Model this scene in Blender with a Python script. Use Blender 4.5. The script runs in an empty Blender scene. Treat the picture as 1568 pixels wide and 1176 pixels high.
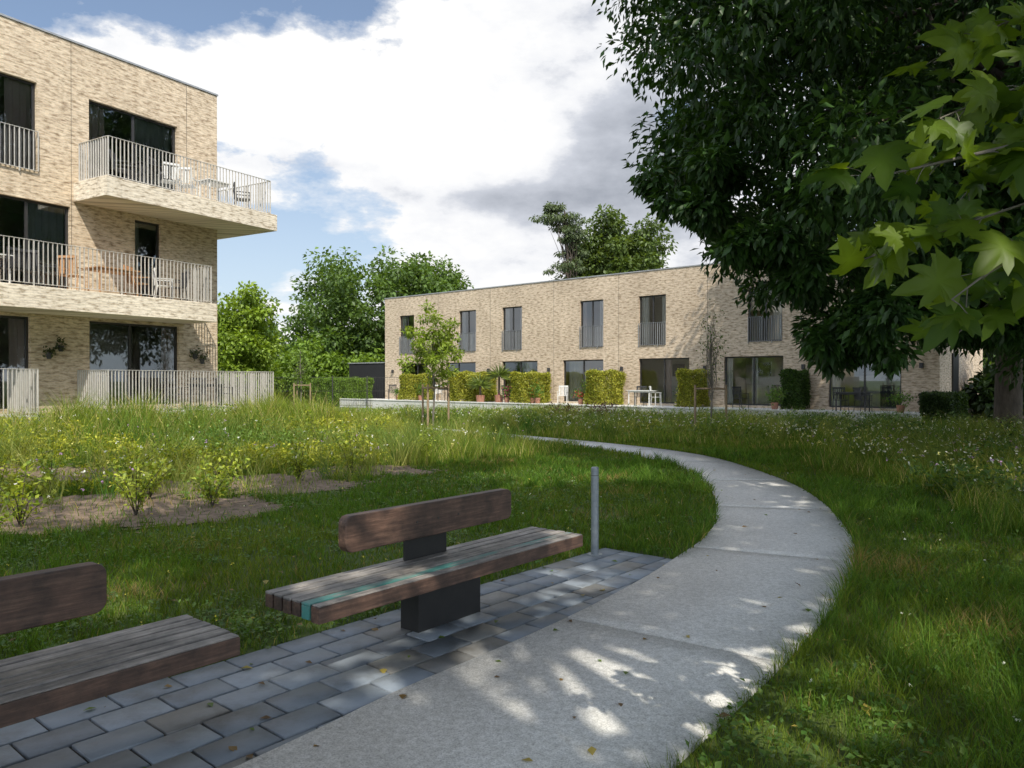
import bpy, math, random
import numpy as np
from mathutils import Vector, Matrix
rng=np.random.default_rng(7); random.seed(7)
scene=bpy.context.scene
COL=scene.collection
# ---------------------------------------------------------------- helpers
def link(o,parent=None):
    COL.objects.link(o)
    if parent: o.parent=parent
    return o
def empty(name,loc=(0,0,0),rz=0):
    e=bpy.data.objects.new(name,None); e.location=loc; e.rotation_euler=(0,0,rz); e.empty_display_size=.3
    return link(e)
def npmesh(name,V,F,mat,C=None,parent=None,smooth=False):
    V=np.asarray(V,dtype=np.float32); F=np.asarray(F,dtype=np.int32)
    m=bpy.data.meshes.new(name); k=F.shape[1]
    m.vertices.add(len(V)); m.vertices.foreach_set('co',V.ravel())
    m.loops.add(F.size); m.loops.foreach_set('vertex_index',F.ravel())
    m.polygons.add(len(F)); m.polygons.foreach_set('loop_start',np.arange(0,F.size,k,dtype=np.int32))
    try: m.polygons.foreach_set('loop_total',np.full(len(F),k,dtype=np.int32))
    except Exception: pass
    if smooth: m.polygons.foreach_set('use_smooth',np.ones(len(F),dtype=bool))
    if C is not None:
        a=m.color_attributes.new('Col','FLOAT_COLOR','POINT')
        C4=np.ones((len(V),4),dtype=np.float32); C4[:,:3]=C; a.data.foreach_set('color',C4.ravel())
    m.update(calc_edges=True)
    m.materials.append(mat)
    return link(bpy.data.objects.new(name,m),parent)
class B:
    def __init__(s): s.v=[];s.f=[];s.m=[];s.mats=[]
    def mi(s,mat):
        if mat not in s.mats: s.mats.append(mat)
        return s.mats.index(mat)
    def quad(s,a,b,c,d,mat):
        i=len(s.v); s.v+=[a,b,c,d]; s.f.append((i,i+1,i+2,i+3)); s.m.append(s.mi(mat))
    def box(s,x0,x1,y0,y1,z0,z1,mat,M=None):
        i=len(s.v); P=[(x,y,z) for z in(z0,z1) for y in(y0,y1) for x in(x0,x1)]
        if M is not None: P=[tuple(M@Vector(p)) for p in P]
        s.v+=P
        for q in((0,2,3,1),(4,5,7,6),(0,1,5,4),(2,6,7,3),(0,4,6,2),(1,3,7,5)):
            s.f.append(tuple(i+k for k in q)); s.m.append(s.mi(mat))
    def cyl(s,p0,p1,r0,mat,r1=None,n=8):
        r1=r0 if r1 is None else r1
        p0=Vector(p0);p1=Vector(p1);d=(p1-p0).normalized()
        a=d.orthogonal().normalized();b=d.cross(a);i=len(s.v)
        for p,r in((p0,r0),(p1,r1)):
            for k in range(n):
                t=2*math.pi*k/n; s.v.append(tuple(p+a*(r*math.cos(t))+b*(r*math.sin(t))))
        for k in range(n):
            j=(k+1)%n; s.f.append((i+k,i+j,i+n+j,i+n+k)); s.m.append(s.mi(mat))
        s.f.append(tuple(i+k for k in range(n))[::-1]); s.m.append(s.mi(mat))
        s.f.append(tuple(i+n+k for k in range(n))); s.m.append(s.mi(mat))
    def obj(s,name,loc=(0,0,0),rz=0,parent=None,bevel=0,smooth=False):
        m=bpy.data.meshes.new(name); m.from_pydata(s.v,[],s.f)
        for x in s.mats: m.materials.append(x)
        m.polygons.foreach_set('material_index',s.m)
        if smooth: m.polygons.foreach_set('use_smooth',[True]*len(s.f))
        m.update(); o=bpy.data.objects.new(name,m); o.location=loc; o.rotation_euler=(0,0,rz); link(o,parent)
        if bevel:
            b=o.modifiers.new('b','BEVEL'); b.width=bevel; b.segments=2; b.limit_method='ANGLE'
        return o
# ---------------------------------------------------------------- materials
def newmat(name):
    m=bpy.data.materials.new(name); m.use_nodes=True; nt=m.node_tree; nt.nodes.clear()
    out=nt.nodes.new('ShaderNodeOutputMaterial'); return m,nt,out
def N(nt,t,**k):
    n=nt.nodes.new(t)
    for a,b in k.items(): setattr(n,a,b)
    return n
def ramp(nt,fac,stops):
    r=N(nt,'ShaderNodeValToRGB'); e=r.color_ramp.elements
    e[0].position=stops[0][0]; e[0].color=(*stops[0][1],1); e[1].position=stops[-1][0]; e[1].color=(*stops[-1][1],1)
    for p,c in stops[1:-1]:
        x=e.new(p); x.color=(*c,1)
    nt.links.new(fac,r.inputs[0]); return r.outputs[0]
def noise(nt,vec,scale,detail=4,rough=.55):
    n=N(nt,'ShaderNodeTexNoise'); n.inputs['Scale'].default_value=scale; n.inputs['Detail'].default_value=detail; n.inputs['Roughness'].default_value=rough
    if vec is not None: nt.links.new(vec,n.inputs['Vector'])
    return n.outputs['Fac']
def mixc(nt,f,a,b,mode='MIX'):
    n=N(nt,'ShaderNodeMix',data_type='RGBA',blend_type=mode)
    for s,v in((n.inputs[0],f),(n.inputs[6],a),(n.inputs[7],b)):
        if hasattr(v,'links'): nt.links.new(v,s)
        elif isinstance(v,(int,float)): s.default_value=v
        else: s.default_value=(*v,1)
    return n.outputs[2]
def noisy(name,c1,c2,scale=5,rough=.7,metal=0,bump=.2,bscale=None,stretch=(1,1,1),spec=.5,detail=6):
    m,nt,out=newmat(name); p=N(nt,'ShaderNodeBsdfPrincipled'); tc=N(nt,'ShaderNodeTexCoord')
    mp=N(nt,'ShaderNodeMapping'); mp.inputs['Scale'].default_value=stretch; nt.links.new(tc.outputs['Object'],mp.inputs[0])
    f=noise(nt,mp.outputs[0],scale,detail,.65)
    c=ramp(nt,f,[(.3,c1),(.7,c2)]); nt.links.new(c,p.inputs['Base Color'])
    p.inputs['Roughness'].default_value=rough; p.inputs['Metallic'].default_value=metal; p.inputs['Specular IOR Level'].default_value=spec
    if bump:
        g=noise(nt,mp.outputs[0],bscale or scale*4,5,.6); b=N(nt,'ShaderNodeBump'); b.inputs['Strength'].default_value=bump; b.inputs['Distance'].default_value=.01
        nt.links.new(g,b.inputs['Height']); nt.links.new(b.outputs[0],p.inputs['Normal'])
    nt.links.new(p.outputs[0],out.inputs[0]); return m
def foliage_mat(name,trans=.35,gloss=.35,rough=.45):
    m,nt,out=newmat(name); a=N(nt,'ShaderNodeAttribute',attribute_name='Col')
    p=N(nt,'ShaderNodeBsdfPrincipled'); nt.links.new(a.outputs['Color'],p.inputs['Base Color']); p.inputs['Roughness'].default_value=rough; p.inputs['Specular IOR Level'].default_value=gloss
    t=N(nt,'ShaderNodeBsdfTranslucent'); c=mixc(nt,1.0,a.outputs['Color'],(2.0,1.9,.6),'MULTIPLY'); nt.links.new(c,t.inputs[0])
    mx=N(nt,'ShaderNodeMixShader'); mx.inputs[0].default_value=trans
    nt.links.new(p.outputs[0],mx.inputs[1]); nt.links.new(t.outputs[0],mx.inputs[2]); nt.links.new(mx.outputs[0],out.inputs[0]); return m
def brick_mat(name,c1,c2,c3,mortar,bw=.24,bh=.062):
    m,nt,out=newmat(name); p=N(nt,'ShaderNodeBsdfPrincipled'); tc=N(nt,'ShaderNodeTexCoord')
    sx=N(nt,'ShaderNodeSeparateXYZ'); nt.links.new(tc.outputs['Object'],sx.inputs[0])
    ad=N(nt,'ShaderNodeMath',operation='ADD'); nt.links.new(sx.outputs[0],ad.inputs[0]); nt.links.new(sx.outputs[1],ad.inputs[1])
    cb=N(nt,'ShaderNodeCombineXYZ'); nt.links.new(ad.outputs[0],cb.inputs[0]); nt.links.new(sx.outputs[2],cb.inputs[1])
    b=N(nt,'ShaderNodeTexBrick'); nt.links.new(cb.outputs[0],b.inputs['Vector']); b.inputs['Scale'].default_value=1
    b.inputs['Brick Width'].default_value=bw; b.inputs['Row Height'].default_value=bh; b.inputs['Mortar Size'].default_value=.007; b.inputs['Mortar Smooth'].default_value=.3
    b.inputs['Color1'].default_value=(*c1,1); b.inputs['Color2'].default_value=(*c2,1); b.inputs['Mortar'].default_value=(*mortar,1); b.inputs['Bias'].default_value=-.05
    mp=N(nt,'ShaderNodeMapping'); mp.inputs['Scale'].default_value=(3.2,11,1); nt.links.new(cb.outputs[0],mp.inputs[0])
    f=noise(nt,mp.outputs[0],1.4,5,.75)
    k=ramp(nt,f,[(.42,(0,0,0)),(.62,(1,1,1))])
    c=mixc(nt,k,b.outputs['Color'],c3); 
    f2=noise(nt,cb.outputs[0],.5,4,.6); k2=ramp(nt,f2,[(.3,(.84,.82,.79)),(.7,(1.05,1.04,1.02))])
    c=mixc(nt,1.0,c,k2,'MULTIPLY')
    mp3=N(nt,'ShaderNodeMapping'); mp3.inputs['Scale'].default_value=(4.5,15,1); mp3.inputs['Location'].default_value=(3,5,0); nt.links.new(cb.outputs[0],mp3.inputs[0])
    f3=noise(nt,mp3.outputs[0],1.0,3,.6); k3=ramp(nt,f3,[(.33,(.50,.45,.38)),(.5,(1.0,1.0,1.0)),(.7,(1.15,1.15,1.14))])
    c=mixc(nt,1.0,c,k3,'MULTIPLY')
    nt.links.new(c,p.inputs['Base Color']); p.inputs['Roughness'].default_value=.85
    bp=N(nt,'ShaderNodeBump'); bp.inputs['Strength'].default_value=.6; bp.inputs['Distance'].default_value=.012; bp.invert=True
    nt.links.new(b.outputs['Fac'],bp.inputs['Height']); nt.links.new(bp.outputs[0],p.inputs['Normal'])
    nt.links.new(p.outputs[0],out.inputs[0]); return m
def glass_mat():
    m,nt,out=newmat('window_glass'); t=N(nt,'ShaderNodeBsdfTransparent'); t.inputs[0].default_value=(.92,.95,.95,1)
    g=N(nt,'ShaderNodeBsdfGlossy'); g.inputs['Roughness'].default_value=.015; g.inputs[0].default_value=(.9,.95,1,1)
    fr=N(nt,'ShaderNodeFresnel'); fr.inputs[0].default_value=2.4
    mx=N(nt,'ShaderNodeMixShader'); nt.links.new(fr.outputs[0],mx.inputs[0]); nt.links.new(t.outputs[0],mx.inputs[1]); nt.links.new(g.outputs[0],mx.inputs[2])
    nt.links.new(mx.outputs[0],out.inputs[0]); return m
BRICK_L=brick_mat('brick_cream',(.64,.51,.36),(.47,.355,.24),(.72,.61,.46),(.46,.395,.31))
BRICK_R=brick_mat('brick_sand',(.60,.48,.35),(.45,.345,.24),(.68,.57,.44),(.45,.39,.31))
BAND=brick_mat('brick_band_white',(.75,.67,.54),(.65,.56,.43),(.80,.73,.61),(.58,.52,.44))
GLASS=glass_mat()
FRAME=noisy('frame_anthracite',(.025,.024,.024),(.04,.038,.036),8,.45,0,.05)
RAILW=noisy('rail_light',(.50,.48,.43),(.64,.61,.56),6,.4,.2,.02)
RAILG=noisy('rail_galv',(.3,.31,.32),(.4,.41,.42),6,.4,.4,.02)
ROOM=noisy('interior_plaster',(.72,.68,.6),(.8,.76,.68),2,.9,0,0)
CURT=noisy('curtain_cloth',(.78,.75,.70),(.88,.85,.80),3,.9,0,.1)
CURTP=noisy('curtain_dusty',(.62,.49,.45),(.72,.58,.53),3,.9,0,.1)
REFLG=noisy('grey_reflection_sheet',(.45,.46,.48),(.58,.59,.61),3,.9,0,.1)  # grey sheets behind the glass, coloured to stand in for its reflection
COPE=noisy('coping_zinc',(.3,.31,.32),(.42,.42,.42),4,.5,.4,.05)
CONC=noisy('terrace_concrete',(.5,.49,.46),(.66,.65,.61),3,.85,0,.2)
BLACKW=noisy('black_timber',(.012,.012,.014),(.03,.03,.032),6,.7,0,.3,stretch=(8,8,.6))
STEELB=noisy('black_steel',(.008,.008,.008),(.016,.015,.014),8,.5,0,.1)
GALV=noisy('galvanised_steel',(.20,.23,.25),(.34,.37,.39),14,.4,.5,.05)
WOODY=noisy('post_wood',(.2,.14,.08),(.33,.24,.15),6,.8,0,.3,stretch=(6,6,.7))
TEAK=noisy('teak',(.35,.18,.08),(.5,.28,.13),8,.6,0,.2,stretch=(1,6,6))
DARKF=noisy('dark_furniture',(.03,.03,.035),(.05,.05,.05),8,.5,0,.05)
WHITEF=noisy('white_furniture',(.6,.6,.58),(.75,.75,.72),8,.5,0,.05)
REDF=noisy('red_plastic',(.45,.05,.03),(.6,.1,.05),8,.5,0,.05)
TERRA=noisy('terracotta',(.25,.11,.07),(.38,.19,.13),8,.8,0,.1)
BARK=noisy('bark',(.035,.026,.018),(.10,.08,.06),4,.9,0,.8,12,(3,3,.7))
BARKG=noisy('bark_grey',(.10,.09,.07),(.2,.18,.15),4,.9,0,.5,12,(3,3,.7))
def wood_dark(name,a,b,c):
    m,nt,out=newmat(name); p=N(nt,'ShaderNodeBsdfPrincipled'); tc=N(nt,'ShaderNodeTexCoord')
    mp=N(nt,'ShaderNodeMapping'); mp.inputs['Scale'].default_value=(1.6,22,22); nt.links.new(tc.outputs['Object'],mp.inputs[0])
    f=noise(nt,mp.outputs[0],2.2,8,.7); f2=noise(nt,tc.outputs['Object'],5,6,.7)
    c1=ramp(nt,f,[(.28,a),(.5,b),(.75,c)]); c2=ramp(nt,f2,[(.35,(.45,.45,.45)),(.65,(1.35,1.28,1.2))])
    cc=mixc(nt,1.0,c1,c2,'MULTIPLY'); nt.links.new(cc,p.inputs['Base Color']); p.inputs['Roughness'].default_value=.55
    bp=N(nt,'ShaderNodeBump'); bp.inputs['Strength'].default_value=.5; bp.inputs['Distance'].default_value=.004; nt.links.new(f,bp.inputs['Height']); nt.links.new(bp.outputs[0],p.inputs['Normal'])
    nt.links.new(p.outputs[0],out.inputs[0]); return m
WD=wood_dark('bench_wood_brown',(.032,.018,.013),(.08,.046,.033),(.17,.105,.075))
WG=wood_dark('bench_wood_weathered',(.085,.078,.073),(.20,.19,.18),(.37,.355,.34))
def teal_mat():
    m=WG.copy(); m.name='bench_wood_teal_worn'; nt=m.node_tree; p=[n for n in nt.nodes if n.type=='BSDF_PRINCIPLED'][0]
    src=p.inputs['Base Color'].links[0].from_socket; tc=[n for n in nt.nodes if n.type=='TEX_COORD'][0]
    mp=N(nt,'ShaderNodeMapping'); mp.inputs['Scale'].default_value=(1.0,7,7); nt.links.new(tc.outputs['Object'],mp.inputs[0])
    sx=N(nt,'ShaderNodeSeparateXYZ'); nt.links.new(tc.outputs['Object'],sx.inputs[0])
    ma=N(nt,'ShaderNodeMath',operation='MULTIPLY_ADD'); nt.links.new(sx.outputs[0],ma.inputs[0]); ma.inputs[1].default_value=-.07; 
    f=noise(nt,mp.outputs[0],1.6,8,.8); nt.links.new(f,ma.inputs[2]); k=ramp(nt,ma.outputs[0],[(.53,(0,0,0)),(.66,(.85,.85,.85))])
    c=mixc(nt,k,src,(.03,.22,.19)); nt.links.new(c,p.inputs['Base Color']); return m
WT=teal_mat()
LEAF=foliage_mat('leaf',.3,.3); LEAFD=foliage_mat('leaf_dark',.18,.3,.45); GRASS=foliage_mat('grass_blade',.32,.15,.6); LEAFB=foliage_mat('leaf_backlit',.5,.3,.45)
def concrete_path():
    m,nt,out=newmat('exposed_concrete'); p=N(nt,'ShaderNodeBsdfPrincipled'); tc=N(nt,'ShaderNodeTexCoord')
    g=noise(nt,tc.outputs['Object'],120,3,.7); l=noise(nt,tc.outputs['Object'],1.0,6,.6); q=noise(nt,tc.outputs['Object'],26,5,.7)
    c=ramp(nt,g,[(.3,(.34,.335,.32)),(.5,(.61,.60,.575)),(.7,(.77,.76,.73))]); c2=ramp(nt,l,[(.3,(.86,.86,.85)),(.7,(1.04,1.04,1.03))])
    c=mixc(nt,1.,c,c2,'MULTIPLY'); c3=ramp(nt,q,[(.35,(.80,.80,.78)),(.6,(1.05,1.05,1.05))]); c=mixc(nt,1.,c,c3,'MULTIPLY')
    nt.links.new(c,p.inputs['Base Color']); p.inputs['Roughness'].default_value=.85
    bp=N(nt,'ShaderNodeBump'); bp.inputs['Strength'].default_value=.6; bp.inputs['Distance'].default_value=.005; nt.links.new(g,bp.inputs['Height']); nt.links.new(bp.outputs[0],p.inputs['Normal'])
    nt.links.new(p.outputs[0],out.inputs[0]); return m
PATHM=concrete_path()
def paver_mat():
    m,nt,out=newmat('paver_concrete'); p=N(nt,'ShaderNodeBsdfPrincipled'); tc=N(nt,'ShaderNodeTexCoord'); a=N(nt,'ShaderNodeAttribute',attribute_name='Col')
    g=noise(nt,tc.outputs['Object'],2.5,8,.7); c2=ramp(nt,g,[(.3,(.55,.51,.46)),(.5,(1.0,1.0,1.0)),(.7,(1.2,1.2,1.2))]); c=mixc(nt,1.,a.outputs['Color'],c2,'MULTIPLY')
    nt.links.new(c,p.inputs['Base Color']); p.inputs['Roughness'].default_value=.5
    g2=noise(nt,tc.outputs['Object'],60,4,.7); bp=N(nt,'ShaderNodeBump'); bp.inputs['Strength'].default_value=.3; bp.inputs['Distance'].default_value=.004; nt.links.new(g2,bp.inputs['Height']); nt.links.new(bp.outputs[0],p.inputs['Normal'])
    nt.links.new(p.outputs[0],out.inputs[0]); return m
PAVM=paver_mat()
SOIL=noisy('soil',(.06,.04,.026),(.25,.18,.12),9,.95,0,1.0,30)
DIRT=noisy('joint_dirt',(.04,.032,.025),(.09,.075,.055),20,.95,0,.5,40)
def ground_mat():
    m,nt,out=newmat('ground_grass'); p=N(nt,'ShaderNodeBsdfPrincipled'); tc=N(nt,'ShaderNodeTexCoord')
    a=noise(nt,tc.outputs['Object'],.6,5,.6); b=noise(nt,tc.outputs['Object'],30,5,.7)
    c1=ramp(nt,a,[(.35,(.05,.09,.014)),(.55,(.075,.11,.018)),(.72,(.12,.10,.035))]); c2=ramp(nt,b,[(.3,(.5,.5,.5)),(.7,(1.3,1.3,1.2))])
    c=mixc(nt,1.,c1,c2,'MULTIPLY'); nt.links.new(c,p.inputs['Base Color']); p.inputs['Roughness'].default_value=.95
    nt.links.new(p.outputs[0],out.inputs[0]); return m
GROUND=ground_mat()
# ---------------------------------------------------------------- frames
C0=np.array([-9.38,24.5]); Fd=np.array([.519,.855]); Nn=np.array([.855,-.519]); RZL=math.atan2(.855,.519)
L0=np.array([-8.1,49.1]); RZR=math.atan2(-.654,.756); Rd=np.array([.756,-.654]); Rb=np.array([.654,.756])
def sst(a,b,x):
    t=np.clip((x-a)/(b-a),0,1); return t*t*(3-2*t)
def gz(x,y):
    x=np.asarray(x,float);y=np.asarray(y,float); rx=x-C0[0]; ry=y-C0[1]
    dn=rx*Nn[0]+ry*Nn[1]; al=rx*Fd[0]+ry*Fd[1]
    return .45*(1-sst(2.,8.5,dn))*(1-sst(1.5,5.,al))
# ---------------------------------------------------------------- camera / light / world
cam=bpy.data.cameras.new('camera'); co=bpy.data.objects.new('camera',cam); link(co); scene.camera=co
co.location=(0,0,1.65); co.rotation_euler=(math.radians(90-.29),0,0); cam.sensor_width=36; cam.lens=36*1178/1568; cam.clip_end=3000; cam.clip_start=.05
EL=50; AZ=math.atan2(.30,-.954)
S=Vector((math.sin(AZ)*math.cos(math.radians(EL)),math.cos(AZ)*math.cos(math.radians(EL)),math.sin(math.radians(EL))))
sl=bpy.data.lights.new('sun','SUN'); sl.energy=5.0; sl.angle=math.radians(.5); sl.color=(1,.94,.83); so=bpy.data.objects.new('sun',sl); so.rotation_euler=S.to_track_quat('Z','Y').to_euler(); so.location=(0,-20,40); link(so)
w=bpy.data.worlds.new('World'); scene.world=w; w.use_nodes=True; nt=w.node_tree; nt.nodes.clear()
out=N(nt,'ShaderNodeOutputWorld'); bg=N(nt,'ShaderNodeBackground'); bg.inputs[1].default_value=.1
sky=N(nt,'ShaderNodeTexSky',sky_type='NISHITA'); sky.sun_disc=False; sky.sun_elevation=math.radians(EL); sky.sun_rotation=AZ; sky.air_density=1.0; sky.dust_density=.7; sky.ozone_density=1.3
tc=N(nt,'ShaderNodeTexCoord'); sx=N(nt,'ShaderNodeSeparateXYZ'); nt.links.new(tc.outputs['Generated'],sx.inputs[0])
def mt(op,a,b=None,c=None,clamp=False):
    n=N(nt,'ShaderNodeMath',operation=op); n.use_clamp=clamp
    for i,v in enumerate((a,b,c)):
        if v is None: continue
        if hasattr(v,'links'): nt.links.new(v,n.inputs[i])
        else: n.inputs[i].default_value=v
    return n.outputs[0]
X,Y,Z=sx.outputs; Zc=mt('MAXIMUM',Z,0.0)
az=mt('ARCTAN2',X,Y); el=mt('ARCSINE',Zc)
den=mt('ADD',Zc,.16); pu=mt('DIVIDE',X,den); pv=mt('DIVIDE',Y,den)
cv=N(nt,'ShaderNodeCombineXYZ'); nt.links.new(pu,cv.inputs[0]); nt.links.new(pv,cv.inputs[1]); cv.inputs[2].default_value=3.7
ce=N(nt,'ShaderNodeCombineXYZ'); nt.links.new(az,ce.inputs[0]); nt.links.new(mt('MULTIPLY',el,1.9),ce.inputs[1]); ce.inputs[2].default_value=1.3
n1=noise(nt,cv.outputs[0],1.15,10,.6); n2=noise(nt,ce.outputs[0],5.5,12,.6); n3=noise(nt,ce.outputs[0],8,9,.6)
def blob(ca,ce_,sa,se,amp):
    a=mt('DIVIDE',mt('SUBTRACT',az,ca),sa); e=mt('DIVIDE',mt('SUBTRACT',el,ce_),se)
    r=mt('ADD',mt('MULTIPLY',a,a),mt('MULTIPLY',e,e)); g=mt('EXPONENT',mt('MULTIPLY',r,-1.0)); return mt('MULTIPLY',g,amp)
def ssum(L):
    r=L[0]
    for x in L[1:]: r=mt('ADD',r,x)
    return r
base=mt('ADD',mt('ADD',mt('MULTIPLY',n1,.7),mt('MULTIPLY',n2,1.15)),-.425)
dens=ssum([base,blob(-.24,.32,.17,.085,.24),blob(-.07,.34,.16,.11,.22),blob(.10,.30,.2,.18,.28),blob(-.42,.345,.10,.03,.13),blob(.0,.15,.6,.06,.10),blob(-.25,.45,.17,.045,-.26),blob(-.52,.44,.16,.08,-.24),blob(-.32,.18,.09,.035,-.12),blob(-.10,.215,.09,.018,-.13),blob(.1,.04,.9,.06,.10)])
mk=ramp(nt,dens,[(.44,(0,0,0)),(.52,(.42,.42,.42)),(.575,(1,1,1))])
thick=ssum([mt('MULTIPLY',n3,.85),mt('MULTIPLY',n1,.2),-.15,blob(.15,.27,.14,.10,.34),blob(-.02,.235,.16,.020,.24),blob(-.20,.37,.20,.09,-.28),blob(.35,.3,.3,.2,.12),blob(-.24,.265,.12,.013,.18),blob(.03,.315,.04,.04,-.22),blob(-.25,.17,.10,.015,.10)])
cc=ramp(nt,thick,[(.36,(10.2,10.2,10.2)),(.48,(9.2,9.3,9.6)),(.60,(6.3,6.6,7.3)),(.90,(3.5,3.8,4.4))])
skc=mixc(nt,1.0,sky.outputs[0],(1.35,1.38,1.40),'MULTIPLY'); skc=mixc(nt,.12,skc,(6.5,7.0,7.8))
hz=mt('SUBTRACT',1.0,mt('MULTIPLY',el,2.8),clamp=True)
skc=mixc(nt,mt('MULTIPLY',hz,.8),skc,(6.6,7.6,8.8))
fin=mixc(nt,mk,skc,cc)
dt=ssum([mt('MULTIPLY',X,S.x),mt('MULTIPLY',Y,S.y),mt('MULTIPLY',Z,S.z)])
gain=mt('MULTIPLY_ADD',mt('SMOOTH_MIN',mt('MAXIMUM',mt('SUBTRACT',dt,.12),0.0),.5,.1),2.5,1.0)  # added sky brightness around the sun, out of view, to raise the fill
vm=N(nt,'ShaderNodeVectorMath',operation='SCALE'); nt.links.new(fin,vm.inputs[0]); nt.links.new(gain,vm.inputs['Scale'])
nt.links.new(vm.outputs[0],bg.inputs[0]); nt.links.new(bg.outputs[0],out.inputs[0])
scene.view_settings.view_transform='Standard'; scene.view_settings.look='None'; scene.view_settings.exposure=0
# ---------------------------------------------------------------- ground
def axis(lo,hi,step,far):
    a=list(np.arange(lo,hi+1e-6,step)); k=step; x=hi
    while x<far: k*=1.6; x+=k; a.append(x)
    k=step; x=lo; b=[]
    while x>-far: k*=1.6; x-=k; b.append(x)
    return np.array(b[::-1]+a)
gx=axis(-30,34,.5,900); gy=axis(-8,52,.5,1200)
GX,GY=np.meshgrid(gx,gy); V=np.stack([GX,GY,gz(GX,GY)],-1).reshape(-1,3); nx=len(gx); ny=len(gy)
ii=(np.arange(ny-1)[:,None]*nx+np.arange(nx-1)[None]).ravel(); npmesh('ground',V,np.stack([ii,ii+1,ii+nx+1,ii+nx],1),GROUND,smooth=True)
# path
RE=[(-3.7,-2.6),(-1.7,.07),(.70,3.27),(1.12,3.83),(1.57,4.44),(2.35,5.59),(3.0,6.75),(3.58,8.17),(4.2,10.6),(4.42,13.1),(4.14,16.5),(2.88,19.2),(.31,22.6),(-3.25,26.6),(-8.0,31.0),(-14,35.5),(-22,40)]
LE=[(-5.5,-2.6),(-3.5,.07),(-1.12,3.27),(-.62,3.98),(.20,5.01),(.90,6.02),(1.45,6.94),(2.09,8.17),(2.61,9.82),(3.03,11.9),(3.15,14.3),(2.75,16.7),(1.58,19.2),(-.5,21.8),(-4.1,25.6),(-8.6,29.8),(-14.6,34),(-22.4,38.5)]
def resamp(P,n):
    P=np.array(P,float); out=[]
    Q=np.vstack([2*P[0]-P[1],P,2*P[-1]-P[-2]])
    for i in range(1,len(Q)-2):
        for t in np.linspace(0,1,24,endpoint=False):
            a,b,c,d=Q[i-1],Q[i],Q[i+1],Q[i+2]
            out.append(.5*((2*b)+(-a+c)*t+(2*a-5*b+4*c-d)*t*t+(-a+3*b-3*c+d)*t**3))
    out.append(P[-1]); out=np.array(out); s=np.r_[0,np.cumsum(np.linalg.norm(np.diff(out,axis=0),axis=1))]
    return s,out
def atS(s,o,t): return np.stack([np.interp(t,s,o[:,0]),np.interp(t,s,o[:,1])],-1)
sr,orr=resamp(RE,0); slf,ol=resamp(LE,0)
NP=420; Lp=atS(slf,ol,np.linspace(0,slf[-1],NP)); d2=((Lp[:,None]-orr[None])**2).sum(-1); idx=np.maximum.accumulate(d2.argmin(1)); 
tR=sr[idx]; ker=np.ones(25)/25; tR=np.convolve(np.pad(tR,12,mode='edge'),ker,'valid'); Rp=atS(sr,orr,tR)
CEN=(Lp+Rp)/2; HW=np.linalg.norm(Lp-Rp,axis=1)/2
def path_sd(x,y):
    P=np.stack([x,y],-1); r=np.empty(len(P))
    for i in range(0,len(P),20000):
        q=P[i:i+20000]; d=((q[:,None]-CEN[None,::2])**2).sum(-1); j=d.argmin(1); r[i:i+20000]=np.sqrt(d[np.arange(len(q)),j])-HW[::2][j]
    return r
cl=np.r_[0,np.cumsum(np.linalg.norm(np.diff(CEN,axis=0),axis=1))]
V=[];F=[]
joints=np.arange(1.0,cl[-1],2.75); ed=np.r_[0,joints,cl[-1]]
for a,b in zip(ed[:-1],ed[1:]):
    t=np.linspace(a+.007,b-.007,16); l=np.stack([np.interp(t,cl,Lp[:,k]) for k in(0,1)],1); r=np.stack([np.interp(t,cl,Rp[:,k]) for k in(0,1)],1)
    i0=len(V)
    for k in range(16):
        zl=float(gz(*l[k]));zr=float(gz(*r[k]))
        V+=[(*l[k],zl-.05),(*l[k],zl+.030),(*r[k],zr+.030),(*r[k],zr-.05)]
    for k in range(15):
        q=i0+4*k
        for m_ in range(3): F.append((q+m_,q+m_+4,q+m_+5,q+m_+1))
    F.append((i0,i0+1,i0+2,i0+3)); q=i0+60; F.append((q+3,q+2,q+1,q))
npmesh('concrete_path',V,np.array(F),PATHM)
sbV=[(*p,float(gz(*p))+.012) for p in Lp]+[(*p,float(gz(*p))+.012) for p in Rp]
npmesh('path_subbase',sbV,np.array([(k,k+1,NP+k+1,NP+k) for k in range(NP-1)]),DIRT)
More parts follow.
